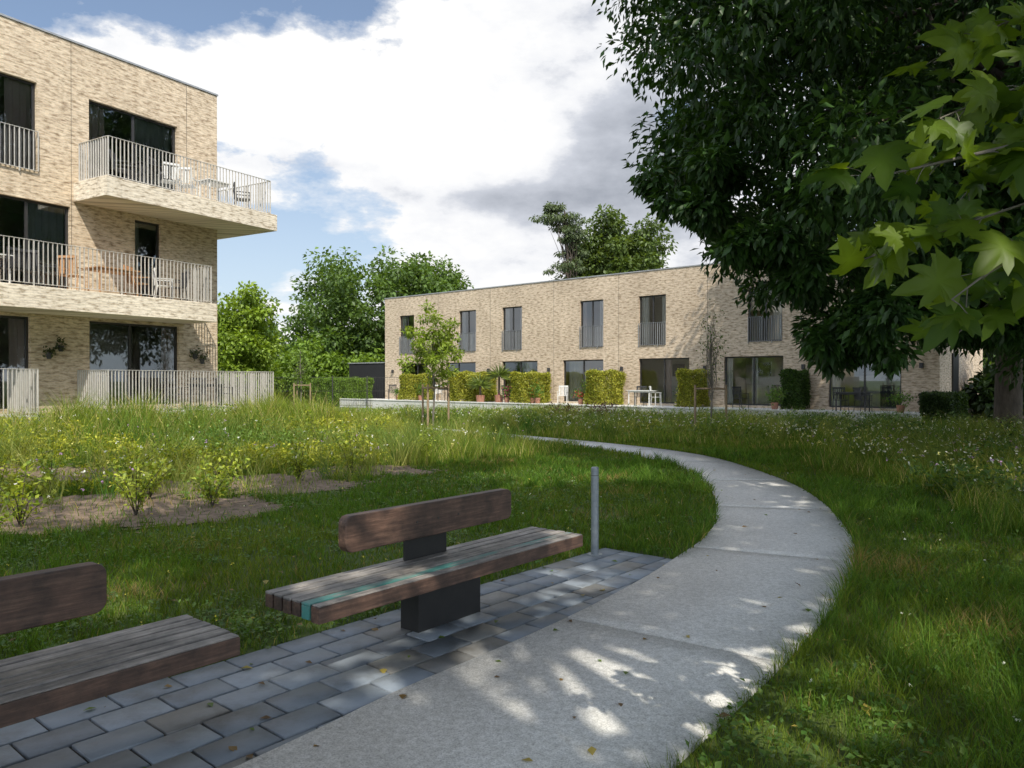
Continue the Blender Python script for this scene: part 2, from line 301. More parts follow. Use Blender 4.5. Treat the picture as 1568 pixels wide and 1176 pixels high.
# pavers
E2=np.array([.65,.76]); M2=np.array([-.76,.65]); P0=np.array([.90,7.48])
V=[];F=[];Cc=[]
def pav_loc(x,y):
    rx=x-P0[0];ry=y-P0[1]; return rx*E2[0]+ry*E2[1], -(rx*M2[0]+ry*M2[1])
PL=.33; PW=.225
for r in range(8):
    for k in range(34):
        if r%2 and k==0: a1=0; a0=-PL/2
        elif r%2: a1=-PL/2-(k-1)*PL; a0=a1-PL
        else: a1=-k*PL; a0=a1-PL
        b0=r*PW; b1=b0+PW
        cen=P0+E2*(a0+a1)/2-M2*(b0+b1)/2
        if path_sd(np.array([cen[0]]),np.array([cen[1]]))[0]<-.14: continue
        g=.007; h=.022+random.uniform(-.002,.002); i=len(V)
        tl=[random.uniform(-.0015,.0015) for _ in range(4)]
        cs=[(a0+g,b0+g),(a1-g,b0+g),(a1-g,b1-g),(a0+g,b1-g)]
        for (a,b) in cs: p=P0+E2*a-M2*b; V.append((*p,-.02))
        cin=[(a0+g+.004,b0+g+.004),(a1-g-.004,b0+g+.004),(a1-g-.004,b1-g-.004),(a0+g+.004,b1-g-.004)]
        for (a,b) in cs: p=P0+E2*a-M2*b; V.append((*p,h-.004))
        for (a,b),z in zip(cin,tl): p=P0+E2*a-M2*b; V.append((*p,h+z))
        for j in range(4):
            n_=(j+1)%4; F+= [(i+j,i+4+j,i+4+n_,i+n_),(i+4+j,i+8+j,i+8+n_,i+4+n_)]
        F.append((i+8,i+11,i+10,i+9))
        v=random.uniform(.15,.27); c=(v*.88,v*1.01,v*1.15) if random.random()<.94 else (v*.92,v*.92,v*.88)
        Cc+=[c]*12
npmesh('paver_strip',V,np.array(F),PAVM,Cc)
sb=B(); c=[P0+E2*x-M2*y for x,y in((-11.2,-.02),(.01,-.02),(.01,.78),(-2,1.0),(-5,1.3),(-11.2,1.8))]
i=len(sb.v); sb.v+=[(*p,.006) for p in c]; sb.f.append(tuple(range(len(c)))[::-1]); sb.m.append(sb.mi(DIRT)); sb.obj('paver_bedding')
# ---------------------------------------------------------------- benches
def rounded_board(L,h,th,mat,name,parent,loc,r=.05,curve=0):
    pts=[]
    for cx,cz,a0 in((L/2-r,h-r,0),(-L/2+r,h-r,90),(-L/2+r,r,180),(L/2-r,r,270)):
        for k in range(6):
            t=math.radians(a0+k*18); pts.append((cx+r*math.cos(t),cz+r*math.sin(t)))
    b=B(); n=len(pts)
    b.v=[(x,-th/2,z) for x,z in pts]+[(x,th/2,z) for x,z in pts]
    b.f=[tuple(range(n)),tuple(range(n,2*n))[::-1]]+[(k,k+n,(k+1)%n+n,(k+1)%n) for k in range(n)]
    b.m=[b.mi(mat)]*len(b.f)
    o=b.obj(name,loc,0,parent,bevel=.006); return o
def bench(frx,fry,teal):
    e=empty('park_bench',(frx,fry,0),math.atan2(.775,.632))   # local x along bench, origin at front right corner, y=back
    L=2.49; n=6; W=.50; g=.013; sw=(W-g*(n-1))/n
    for k in range(n):
        y0=k*(sw+g); b=B(); mat=WT if (teal and k in(1,)) else WG
        b.box(-L,0,y0,y0+sw,.435,.45,mat); b.box(-L,0,y0,y0+sw,.36,.4349,WT if teal and k==1 else WD)
        if k in(0,): 
            b=B(); b.box(-L,0,y0,y0+sw,.355,.442,WD); b.box(-L+.004,-.004,y0+.004,y0+sw-.002,.4421,.45,WG)
        b.obj('seat_slat_%d'%k,(0,0,random.uniform(-.002,.002)),0,e,bevel=.005)
    b=B(); b.box(-L/2-.3,-L/2+.3,.23,.40,.0,.352,STEELB); b.box(-L/2-.45,-L/2+.45,.12,.46,.335,.351,STEELB); b.obj('pedestal',parent=e,bevel=.004)
    b=B(); b.box(-L/2-.24,-L/2+.16,.425,.44,.36,.70,STEELB); b.obj('back_bracket',parent=e,bevel=.002)
    rounded_board(1.58,.225,.075,WD,'backrest',e,(-L/2,.385,.60),.055)
    b=B()
    for x in(-.2,.0,.2):
        b.cyl((-L/2+x,.349,.71),(-L/2+x,.345,.71),.007,FRAME)
    b.obj('bolts',parent=e)
    return e
bench(.554,5.99,True); bench(-1.28,3.62,False)
b=B(); b.cyl((0,0,0),(0,0,.83),.036,GALV,n=24); b.cyl((0,0,.83),(0,0,.84),.036,GALV,.028,n=24); b.cyl((0,0,.0),(0,0,.03),.07,GALV,n=24); b.cyl((0,0,.76),(0,0,.765),.0365,FRAME,n=24)
b.obj('bollard',(.773,7.17,.0))
# ---------------------------------------------------------------- buildings
def wall(b,x0,x1,z0,z1,y,ops,mat,rev=.16):
    xs=sorted({x0,x1}|{o[0] for o in ops}|{o[1] for o in ops}); zs=sorted({z0,z1}|{o[2] for o in ops}|{o[3] for o in ops})
    for i in range(len(xs)-1):
        for j in range(len(zs)-1):
            cx=(xs[i]+xs[i+1])/2; cz=(zs[j]+zs[j+1])/2
            if any(o[0]<cx<o[1] and o[2]<cz<o[3] for o in ops): continue
            b.quad((xs[i],y,zs[j]),(xs[i+1],y,zs[j]),(xs[i+1],y,zs[j+1]),(xs[i],y,zs[j+1]),mat)
    for (a,c,e,f) in ops:
        r=y+rev
        b.quad((a,y,e),(a,y,f),(a,r,f),(a,r,e),mat); b.quad((c,y,e),(c,r,e),(c,r,f),(c,y,f),mat)
        b.quad((a,y,f),(c,y,f),(c,r,f),(a,r,f),mat); b.quad((a,y,e),(a,r,e),(c,r,e),(c,y,e),COPE)
def windowset(e,y,ops,splits,curt):
    fr=B(); gl=B(); rm=B(); cu=B()
    for k,(a,c,z0,z1) in enumerate(ops):
        t=.06; ya=y+.10; yb=y+.155
        fr.box(a+.002,c-.002,ya,yb,z1-t,z1-.002,FRAME); fr.box(a+.002,c-.002,ya,yb,z0+.002,z0+t,FRAME)
        fr.box(a+.002,a+t,ya,yb,z0+t,z1-t,FRAME); fr.box(c-t,c-.002,ya,yb,z0+t,z1-t,FRAME)
        for s in splits[k]:
            xm=a+(c-a)*s; fr.box(xm-.035,xm+.035,ya+.004,yb-.004,z0+t,z1-t,FRAME)
        gl.quad((a+t,y+.13,z0+t),(c-t,y+.13,z0+t),(c-t,y+.13,z1-t),(a+t,y+.13,z1-t),GLASS)
        q=y+.17; d=y+2.6; A=a-.15; Cx=c+.15; zt=z1+.1; zb=z0-.02
        rm.quad((A,d,zb),(Cx,d,zb),(Cx,d,zt),(A,d,zt),ROOM); rm.quad((A,q,zb),(A,d,zb),(A,d,zt),(A,q,zt),ROOM); rm.quad((Cx,q,zb),(Cx,q,zt),(Cx,d,zt),(Cx,d,zb),ROOM)
        rm.quad((A,q,zt),(A,d,zt),(Cx,d,zt),(Cx,q,zt),ROOM); rm.quad((A,q,zb),(Cx,q,zb),(Cx,d,zb),(A,d,zb),TEAK)
        wd=(c-a); rm.box(a+wd*.55,a+wd*.9,y+1.7,y+2.2,zb+.02,zb+.9,DARKF); rm.box(a+wd*.15,a+wd*.4,y+2.52,y+2.58,zb+1.3,zb+1.9,DARKF)
        for (f0,f1,mt_) in curt[k]:
            n=max(6,int((f1-f0)*(c-a)/.05)); xx=np.linspace(a+(c-a)*f0,a+(c-a)*f1,n)
            for i in range(n-1):
                y1=y+.215+.03*math.sin(i*1.9); y2=y+.215+.03*math.sin((i+1)*1.9)
                cu.quad((xx[i],y1,z0+.05),(xx[i+1],y2,z0+.05),(xx[i+1],y2,z1-.02),(xx[i],y1,z1-.02),mt_)
    fr.obj('window_frames',parent=e); gl.obj('window_glass',parent=e); rm.obj('rooms',parent=e)
    if cu.v: cu.obj('curtains',parent=e)  # apartment mesh also holds the grey sheets painted as glass reflection
def railing(b,pts,z,h,mat,step=.11,flat=.035):
    for p,q in zip(pts[:-1],pts[1:]):
        p=Vector((*p,0));q=Vector((*q,0)); L=(q-p).length; ang=math.atan2(q.y-p.y,q.x-p.x)
        M=Matrix.Translation((p.x,p.y,z))@Matrix.Rotation(ang,4,'Z')
        b.box(0,L,-.022,.022,h-.012,h,mat,M); b.box(0,L,-.018,.018,.06,.072,mat,M)
        n=int(L/step)
        for i in range(n+1):
            x=i*L/n; w_=.006 if i%10 else .012; b.box(x-w_,x+w_,-flat/2,flat/2,(.072 if i%10 else -.02),h-.012,mat,M)
# --- apartment building
ap=empty('apartment_building',(C0[0],C0[1],0),RZL)
ops=[(-4.12,-1.42,7.02,9.3),(-8.2,-5.47,7.02,9.3),(-8.4,-4.63,3.98,6.27),(-2.79,-1.97,3.98,6.27),(-4.12,-1.37,.93,3.27),(-8.4,-5.65,.93,3.27),(-12.5,-9.6,7.02,9.3),(-12.5,-9.8,3.98,6.27),(-12.5,-9.8,.93,3.27)]
b=B(); wall(b,-16,0,0,10.68,0,ops,BRICK_L,.2)
b.quad((0,0,0),(0,11,0),(0,11,10.68),(0,0,10.68),BRICK_L); b.quad((0,11,0),(-16,11,0),(-16,11,10.68),(0,11,10.68),BRICK_L); b.quad((-16,11,0),(-16,0,0),(-16,0,10.68),(-16,11,10.68),BRICK_L)
b.quad((-16,0,10.5),(0,0,10.5),(0,11,10.5),(-16,11,10.5),COPE); b.obj('brick_walls',parent=ap)
b=B(); b.box(-16.03,.03,-.03,.3,10.68,10.73,COPE); b.box(-.3,.03,.3,11.03,10.68,10.73,COPE)
b.box(-4.604,-4.596,-.004,.0,3.9,10.68,FRAME); b.box(-1.104,-1.096,-.004,.0,6.93,10.68,FRAME); b.obj('roof_coping_and_joints',parent=ap)
P_=CURTP;Q_=CURT;G_=REFLG  # G_ is the painted grey reflection, the other two are cloth
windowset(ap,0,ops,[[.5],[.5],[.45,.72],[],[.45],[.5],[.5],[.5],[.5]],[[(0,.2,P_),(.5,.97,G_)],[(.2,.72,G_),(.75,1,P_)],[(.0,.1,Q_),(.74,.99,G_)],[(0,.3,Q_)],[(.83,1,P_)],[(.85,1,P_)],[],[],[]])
b=B(); RB=B()
b.box(-4.55,1.1,-1.51,-.002,6.42,6.93,BAND); b.box(.002,1.1,-.002,1.7,6.42,6.93,BAND)
b.box(-4.35,.95,-1.4,-.01,6.931,6.95,CONC)
b.box(-14,-1.19,-1.51,-.002,3.36,3.9,BAND)
b.box(-4.55,1.1,-1.51,-.002,.2,.80,CONC); b.box(.002,1.1,-.002,1.7,.2,.80,CONC)
b.box(-14,-6.1,-1.51,-.002,.2,.80,CONC); b.obj('balcony_slabs',parent=ap,bevel=.008)
railing(RB,[(-4.4,-.03),(-4.4,-1.36),(.95,-1.36),(.95,1.6)],6.93,1.08,RAILW)
railing(RB,[(-8.2,-.05),(-5.47,-.05)],6.95,1.08,RAILW)
railing(RB,[(-14,-1.42),(-1.32,-1.42),(-1.32,-.05)],3.9,1.1,RAILW)
railing(RB,[(-4.45,-.03),(-4.45,-1.42),(1.0,-1.42),(1.0,1.6)],.8,1.12,RAILW,.095)
railing(RB,[(-14,-1.42),(-6.2,-1.42),(-6.2,-.05)],.8,1.12,RAILW,.095); RB.obj('railings',parent=ap)
b=B()
for x,z in((-.9,2.4),(-4.95,2.5),(-5.25,2.3),(-.65,2.25)):
    b.cyl((x,-.12,z-.1),(x,-.12,z+.06),.05,DARKF,.08,10); b.box(x-.02,x+.02,-.12,-.002,z-.05,z-.03,DARKF)
b.obj('wall_planters',parent=ap)
# furniture
def chair(loc,rz,mat,name='garden_chair'):
    b=B()
    for x in(-.22,.22):
        b.cyl((x,-.22,0),(x,-.20,.62),.014,mat); b.cyl((x,.24,0),(x,.19,.44),.014,mat); b.cyl((x,.19,.44),(x,.27,.92),.014,mat); b.box(x-.025,x+.025,-.24,.22,.62,.64,mat)
    for k in range(6): b.box(-.22,.22,-.22+k*.072,-.16+k*.072,.42,.44,mat)
    for k in range(6): b.box(-.2+k*.07,-.165+k*.07,.215+.0,.235,.46,.9,mat)
    b.box(-.23,.23,.24,.27,.86,.92,mat); return b.obj(name,loc,rz)
def table(loc,rz,mat,L=1.2,W=.7,name='garden_table'):
    b=B()
    for k in range(7): b.box(-L/2,L/2,-W/2+k*W/7,-W/2+(k+.88)*W/7,.71,.735,mat)
    for x in(-L/2+.08,L/2-.08):
        for y in(-W/2+.08,W/2-.08): b.cyl((x,y,0),(x,y,.71),.025,mat)
    b.box(-L/2+.06,L/2-.06,-W/2+.06,W/2-.06,.65,.705,mat); return b.obj(name,loc,rz)
def apL(x,y,z): p=C0+Fd*x-Nn*y; return (p[0],p[1],z)
for x,m_,r in((-7.6,WHITEF,.4),(-7.2,REDF,1.2),(-6.5,DARKF,3.3),(-6.0,DARKF,2.4),(-5.0,TEAK,2.2),(-5.6,DARKF,1),(-2.4,WHITEF,1.1),(-2.0,DARKF,4.5),(-3.2,TEAK,.5)): chair(apL(x,-.75,3.9),RZL+r,m_)
table(apL(-3.9,-.75,3.9),RZL,TEAK); table(apL(-6.9,-.7,3.9),RZL,WHITEF,.8,.6)
for x,m_,r in((-3.6,DARKF,.8),(-2.2,WHITEF,2.8),(-1.6,WHITEF,2.2),(.4,DARKF,1),(-3.0,DARKF,3.6)): chair(apL(x,-.7,6.95),RZL+r,m_)
table(apL(-2.9,-.7,6.95),RZL,DARKF,.7,.6); table(apL(-.7,-.75,6.95),RZL,WHITEF,.8,.6)
for x,m_,r in((-2.0,DARKF,.8),(-1.3,DARKF,2.8),(-.3,DARKF,1.1)): chair(apL(x,-.7,.8),RZL+r,m_)
table(apL(-1.0,-.75,.8),RZL,DARKF,.9,.6)
# --- row houses
rw=empty('row_house',(L0[0],L0[1],0),RZR)
uw=[(1.41,2.75),(6.64,8.0),(10.0,11.42),(15.28,16.7),(18.74,20.2),(24.2,25.7),(28.9,30.3)]
gw=[(1.53,3.92),(5.56,7.96),(10.0,12.5),(14.2,16.7),(18.74,21.4),(23.1,25.75),(27.6,30.3)]
ops=[(a,c,3.3,5.66) for a,c in uw]+[(a,c,.56,2.68) for a,c in gw]
b=B(); wall(b,0,31.6,0,6.82,0,ops,BRICK_R,.2)
b.quad((31.6,0,0),(31.6,8.3,0),(31.6,8.3,6.82),(31.6,0,6.82),BRICK_R); b.quad((0,8.3,0),(0,0,0),(0,0,6.82),(0,8.3,6.82),BRICK_R); b.quad((31.6,8.3,0),(0,8.3,0),(0,8.3,6.82),(31.6,8.3,6.82),BRICK_R)
b.quad((0,0,6.6),(31.6,0,6.6),(31.6,8.3,6.6),(0,8.3,6.6),COPE); b.obj('brick_walls',parent=rw)
b=B(); b.box(-.03,31.63,-.03,.3,6.82,6.87,COPE); b.box(31.3,31.63,.3,8.3,6.82,6.87,COPE)
for x in(4.9,9.1,13.6,17.6,22.3,26.8): b.box(x-.004,x+.004,-.006,.0,.55,6.8,FRAME)
for x in(.8,4.6,9.0,13.3,17.8,22.2,26.6,31): b.box(x-.06,x+.06,-.12,-.002,2.1,2.3,DARKF)
b.box(31.602,31.66,2.0,3.0,.55,2.7,FRAME); b.obj('coping_and_fittings',parent=rw)
windowset(rw,0,ops,[[.5]]*7+[[.6],[.4],[.5],[.5],[.5],[.5],[.5]],[[(0,.3,Q_)],[(.0,.25,Q_),(.8,1,Q_)],[(0,.28,Q_),(.8,1,Q_)],[(.0,.2,P_),(.75,1,Q_)],[(0,.3,Q_),(.78,1,Q_)],[(.7,1,Q_)],[],[],[(0,.2,Q_)],[(.6,.8,Q_)],[(.1,.42,Q_)],[(.5,.62,P_)],[(.0,.12,Q_),(.45,.55,Q_)],[(.0,.15,Q_)]])
b=B()
for a,c in uw: railing(b,[(a+.02,-.03),(c-.02,-.03)],3.25,1.12,RAILG,.1)
b.obj('juliet_railings',parent=rw)
b=B(); b.box(-1.2,31.6,-3.0,-.002,-.1,.46,CONC); b.box(-1.2,31.6,-3.03,-2.8,.461,.52,CONC); b.obj('terrace',parent=rw,bevel=.01)
b=B(); b.box(-4.2,-.05,.4,4.6,-.1,2.75,BLACKW)
for k in range(42): b.box(-4.2+k*.1,-4.2+k*.1+.07,.37,.399,0,2.75,BLACKW)
b.box(-4.3,-.03,.33,4.7,2.75,2.82,COPE); b.obj('timber_shed',(L0[0],L0[1],0),RZR)
def rwL(x,y,z): p=L0+Rd*x+Rb*y; return (p[0],p[1],z)
# ---------------------------------------------------------------- foliage generators
def unit(n):
    v=rng.normal(size=(n,3)); return v/np.linalg.norm(v,axis=1)[:,None]
def leaf_mesh(name,P,T,Nv,L,W,C,mat,parent=None):
    T=T/np.linalg.norm(T,axis=1)[:,None]; Sd=np.cross(T,Nv); Sd/=np.linalg.norm(Sd,axis=1)[:,None]+1e-9; Up=np.cross(Sd,T)
    L=L[:,None];W=W[:,None]
    v0=P; v1=P+T*L*.45+Sd*W*.5+Up*W*.12; v2=P+T*L-Up*L*.10; v3=P+T*L*.45-Sd*W*.5+Up*W*.12
    n=len(P); V=np.stack([v0,v1,v2,v3],1).reshape(-1,3); i=np.arange(n)*4
    F=np.concatenate([np.stack([i,i+1,i+2],1),np.stack([i,i+2,i+3],1)]); return npmesh(name,V,F,mat,np.repeat(C,4,0),parent)
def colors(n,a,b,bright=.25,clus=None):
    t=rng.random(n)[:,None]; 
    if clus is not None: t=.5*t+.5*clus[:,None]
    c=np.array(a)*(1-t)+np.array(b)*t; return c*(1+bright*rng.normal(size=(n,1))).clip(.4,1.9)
def crown(name,cent,cr,per,L,W,ca,cb,mat,parent,droop=.4,flat=.75):
    n=len(cent); per=int(per); ci=np.repeat(np.arange(n),per); N_=len(ci)
    d=unit(N_); r=rng.random(N_)**.45; P=cent[ci]+d*r[:,None]*cr[ci][:,None]*np.array([1,1,flat])
    T=d*.8+unit(N_)*.8; T[:,2]-=droop; Nv=unit(N_)*.6; Nv[:,2]+=.8
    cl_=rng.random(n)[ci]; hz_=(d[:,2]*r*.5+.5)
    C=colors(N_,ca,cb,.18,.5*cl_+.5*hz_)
    l=L*(.7+.6*rng.random(N_)); return leaf_mesh(name,P,T,Nv,l,W/L*l*(.8+.4*rng.random(N_)),C,mat,parent)
def tube(Vs,Fs,pts,rad,n=7):
    pts=np.array(pts,float); i0=sum(len(v) for v in Vs); k=len(pts); rings=[]
    for i in range(k):
        d=pts[min(i+1,k-1)]-pts[max(i-1,0)]; d/=np.linalg.norm(d)+1e-9
        a=np.cross(d,[.31,.2,.93] if abs(d[2])<.9 else [1,0,0]); a/=np.linalg.norm(a); bb=np.cross(d,a)
        t=np.arange(n)*2*math.pi/n; rings.append(pts[i]+rad[i]*(np.cos(t)[:,None]*a+np.sin(t)[:,None]*bb))
    Vs.append(np.concatenate(rings)); f=[]
    for i in range(k-1):
        for j in range(n):
            f.append((i0+i*n+j,i0+i*n+(j+1)%n,i0+(i+1)*n+(j+1)%n,i0+(i+1)*n+j))
    Fs.append(np.array(f))
def clusters(n,c,a,h,p=2.5,lo=.45,wob=.14,seed=1):
    u=unit(n); nm=(np.abs(u)**p).sum(1)**(1/p); k=np.random.default_rng(seed).normal(size=(6,3))*2.2; ph=np.random.default_rng(seed+9).random(6)*6
    wv=1+wob*np.sin(u@k.T+ph).mean(1)*2.2; rr=(lo**3+(1-lo**3)*rng.random(n))**(1/3)
    return np.array(c)+u/nm[:,None]*(rr*wv)[:,None]*np.array([a,a,h])
def tree(name,base,trunk_h,tr,cent,cr,per,L,W,ca,cb,mat,bark,nl=16,droop=.4,lean=(0,0),flat=.75,tw=.0):
    e=empty(name,base); bx=np.array(base); cent=cent-bx; Vs=[];Fs=[]
    top=np.array([lean[0],lean[1],trunk_h]); tp=[np.array([0,0,-.1]),np.array([0,0,.25]),top*.35+[.05,0,0],top*.7,top]
    tube(Vs,Fs,tp,[tr*1.5,tr*1.1,tr*.9,tr*.7,tr*.35],12)
    pick=rng.choice(len(cent),min(nl,len(cent)),replace=False)
    for q in pick:
        tz=rng.uniform(.3,.98); s=top*tz; c=cent[q]; mid=(s+c)/2+np.array([0,0,.12*np.linalg.norm(c-s)]); r=tr*.38*(1.1-tz*.6)
        q1=(s+mid)/2+rng.normal(size=3)*.04*np.linalg.norm(c-s); tube(Vs,Fs,[s,q1,mid,(mid+c)/2+rng.normal(size=3)*.04*np.linalg.norm(c-s),c],[r,r*.8,r*.6,r*.35,r*.12],6)
        for _ in range(2):
            c2=cent[rng.integers(len(cent))]
            if np.linalg.norm(c2-mid)<np.linalg.norm(c-s)*.9: tube(Vs,Fs,[mid,(mid+c2)/2+[0,0,.1],c2],[r*.5,r*.3,r*.08],5)
    npmesh('trunk_and_limbs',np.concatenate(Vs),np.concatenate(Fs),bark,parent=e,smooth=True)
    crown('crown',cent,cr,per,L,W,ca,cb,mat,e,droop,flat); return e
# big tree, right
c=clusters(1100,(10.3,14,10.3),7.4,8.1,3.0,.55,.07,3)
ext=[]
for (x,y,z,r) in((5.6,11.5,2.6,.6),(5.3,12.2,2.3,.45),(5.75,12.6,2.0,.4),(7.1,12.4,2.6,.6),(6.6,11.8,3.0,.7),(8.2,12.5,2.5,.6),(4.7,12.4,3.2,.6),(3.9,12.5,3.6,.6),(3.4,12.8,4.2,.6),(3.1,12.8,5.0,.6),(9.2,13,2.6,.7),(8.8,12.2,3.0,.7),(7.7,11.6,3.2,.7),(9.6,12.6,3.4,.7)):
    for _ in range(5): ext.append((x+rng.normal()*.3,y+rng.normal()*.4,z+rng.normal()*.15+.15))
c=np.vstack([c,np.array(ext)]); cr=.55+.5*rng.random(len(c)); cr[-len(ext):]=.34
k=c[:,2]>2.0; c=c[k]; cr=cr[k]
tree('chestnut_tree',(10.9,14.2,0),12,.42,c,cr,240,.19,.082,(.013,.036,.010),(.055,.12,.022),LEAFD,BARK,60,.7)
c=clusters(480,(16.0,22.5,11.2),6.3,8.2,2.8,.4,.1,33)
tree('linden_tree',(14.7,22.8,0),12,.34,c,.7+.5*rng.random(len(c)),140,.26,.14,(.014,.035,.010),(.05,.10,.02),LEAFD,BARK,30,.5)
# plane tree over / behind the viewer
c=clusters(1050,(1.4,-2.8,9.9),9.2,4.2,2.6,.15,.12,5)
Sv=np.array(S); o=np.array([1.35,2.1,2.2]); d=c-o; t=d@Sv; dist=np.linalg.norm(d-t[:,None]*Sv,axis=1)
keep=dist>1.05
for (x,y,r) in((2.3,4.7,.30),(.5,13.0,.8),(-3.2,6.2,.35),(.3,6.3,.25),(-.2,3.9,.05),(1.6,13.5,.6),(-.9,5.0,.3),(4.3,7.5,.3),(-6,8.5,.9),(-4.5,11,.7)):
    d=c-np.array([x,y,0]); t=d@Sv; keep&=np.linalg.norm(d-t[:,None]*Sv,axis=1)>r+.42
c=c[keep]; keep=(c[:,2]>1.65+np.maximum(c[:,1]+1.2,0)*.62+1.0); c=c[keep]
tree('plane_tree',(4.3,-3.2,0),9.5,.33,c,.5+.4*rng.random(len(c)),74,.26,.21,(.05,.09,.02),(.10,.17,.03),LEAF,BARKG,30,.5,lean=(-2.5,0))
# low plane branch with lobed leaves in view at upper right
half=[(0,.0),(.06,-.03),(.22,-.08),(.36,-.02),(.33,.08),(.44,.13),(.60,.24),(.47,.28),(.50,.36),(.36,.37),(.26,.42),(.36,.56),(.40,.74),(.26,.68),(.19,.62),(.15,.74),(.13,.86),(.0,1.06)]
LOBE=np.array([(x*1.08,y) for x,y in half]+[(-x*1.02,y*1.02) for x,y in half[1:-1]][::-1])
pb=empty('plane_branch',(0,0,0)); Vs=[];Fs=[];LV=[];LF=[];LC=[]
def lobed(p,tip,nrm,size,col):
    tip=tip/np.linalg.norm(tip); sd=np.cross(tip,nrm); sd/=np.linalg.norm(sd); up=np.cross(sd,tip)
    i0=sum(len(v) for v in LV); x=LOBE[:,0]*size;y=LOBE[:,1]*size; k1=rng.uniform(.3,.9);k2=rng.uniform(.1,.5);ph=rng.random()*6
    zf=lambda x,y:-k1*(x**2)/size-k2*(y**2)/size+.025*np.sin(y/size*9+x/size*7+ph)*size+np.abs(x)*.18
    cx,cy=0,.36*size
    def P3(x,y): return p+np.outer(x,sd)+np.outer(y,tip)+np.outer(zf(x,y),up)
    outer=P3(x,y); inner=P3(cx+(x-cx)*.55,cy+(y-cy)*.55); cen=P3(np.array([cx]),np.array([cy]))
    LV.append(np.vstack([outer,inner,cen])); n=len(LOBE); f=[]
    for k in range(n):
        j=(k+1)%n; f+=[(i0+k,i0+j,i0+n+j),(i0+k,i0+n+j,i0+n+k),(i0+n+k,i0+n+j,i0+2*n)]
    LF.append(np.array(f)); LC.append(np.vstack([np.tile(col,(n,1)),np.tile(col*1.08,(n,1)),col[None]*1.3]))
twigs=[([(4.0,-2.4,4.2),(3.0,1.2,3.1),(2.2,2.1,2.50),(1.6,2.2,2.36),(1.25,2.15,2.27),(.98,2.1,2.20)],.028),
([(2.2,2.1,2.50),(1.8,2.15,2.22),(1.5,2.15,2.05),(1.28,2.1,1.93),(1.2,2.1,1.87)],.012),
([(2.2,2.1,2.50),(1.85,2.3,2.60),(1.5,2.35,2.53),(1.25,2.3,2.42)],.012),
([(1.8,2.15,2.22),(1.6,2.35,2.20),(1.3,2.4,2.10),(1.08,2.4,2.02)],.009),
([(2.2,2.1,2.50),(1.9,2.5,2.90),(1.65,2.6,2.85),(1.42,2.6,2.72)],.010),
([(2.0,2.3,2.3),(1.75,2.5,2.05),(1.6,2.6,1.90),(1.5,2.6,1.8)],.008),
([(2.1,2.2,2.45),(1.9,2.7,2.5),(1.75,2.9,2.4),(1.62,2.9,2.25)],.008)]
view_lo=[0.55,.3,.4,.45,.4,.3,.2]
for (pt,r0),lo in zip(twigs,view_lo):
    pt=np.array(pt); tube(Vs,Fs,pt,list(np.linspace(r0*.55,.0022,len(pt))),6)
    sg=np.r_[0,np.cumsum(np.linalg.norm(np.diff(pt,axis=0),axis=1))]
    for t in np.arange(sg[-1]*lo,sg[-1]+.01,.06):
        for _ in range(2 if rng.random()<.6 else 1):
            p=np.array([np.interp(t,sg,pt[:,k]) for k in range(3)]); dr=rng.normal(size=3)*.6+np.array([-.35,-.1,-.35]); dr/=np.linalg.norm(dr)
            q=p+dr*rng.uniform(.05,.09); tube(Vs,Fs,[p,(p+q)/2+[0,0,.006],q],[.002,.0016,.0014],4)
            nr=np.array([.15,-.6,.65])+rng.normal(size=3)*.55; tp=np.array([-.6,0,-.35])+rng.normal(size=3)*.5
            t_=rng.random(); lobed(q,tp,nr,rng.uniform(.085,.16),np.array([.03,.07,.009])*(1-t_)+np.array([.12,.18,.018])*t_)
npmesh('twigs',np.concatenate(Vs),np.concatenate(Fs),BARKG,parent=pb,smooth=True)
npmesh('lobed_leaves',np.concatenate(LV),np.concatenate(LF),LEAFB,np.concatenate(LC),pb,smooth=True)
# background trees
c=clusters(260,(-11.4,64,5.8),6.4,5.7,2.3,.25,.18,11); c=np.vstack([c,clusters(90,(-6.3,66,6.0),3.4,4.2,2.3,.25,.2,12)])
tree('oak_tree',(-11,64,0),6,.4,c,.9+.7*rng.random(len(c)),150,.36,.22,(.045,.085,.02),(.12,.19,.035),LEAF,BARK,12)
c=clusters(110,(-17.2,48,3.9),2.5,3.0,2.2,.3,.2,13)
tree('lime_tree',(-17.2,48,0),4,.2,c,.6+.4*rng.random(len(c)),140,.26,.16,(.10,.16,.018),(.24,.33,.04),LEAF,BARK,12)
c=clusters(170,(8.5,63,9.9),4.0,4.5,2.3,.25,.2,14)
tree('beech_tree',(8.5,63,0),9,.4,c,.8+.5*rng.random(len(c)),160,.34,.2,(.05,.08,.018),(.12,.17,.04),LEAF,BARK,16)
cc_=[]
for z,r,o in((15.2,.5,-1.1),(14.9,1.9,-.9),(14.6,1.5,-.2),(13.7,.9,.2),(12.9,1.0,.3),(12.0,1.1,.4),(11.0,1.9,.3),(9.8,2.3,.4)):
    for _ in range(9):
        a=rng.random()*6.28; q=r*math.sqrt(rng.random()); cc_.append((4.4+o+q*math.cos(a),60+q*math.sin(a),z+rng.normal()*.12-q*.4))
c=np.array(cc_); tree('cedar_tree',(5.0,60,0),14.8,.18,c,np.full(len(c),.45),90,.26,.10,(.05,.075,.035),(.12,.155,.06),LEAFD,BARK,30,.9,flat=.5,lean=(-.9,0))
def mass(name,spec,L,W,per,ca,cb,mat,sd):
    C=[];R=[]
    for (x,y,z,a,h,n,r) in spec:
        q=clusters(n,(x,y,z),a,h,2.3,.4,.2,sd); C.append(q); R.append(r*(.7+.6*rng.random(n)))
    return crown(name,np.vstack(C),np.concatenate(R),per,L,W,ca,cb,mat,None)
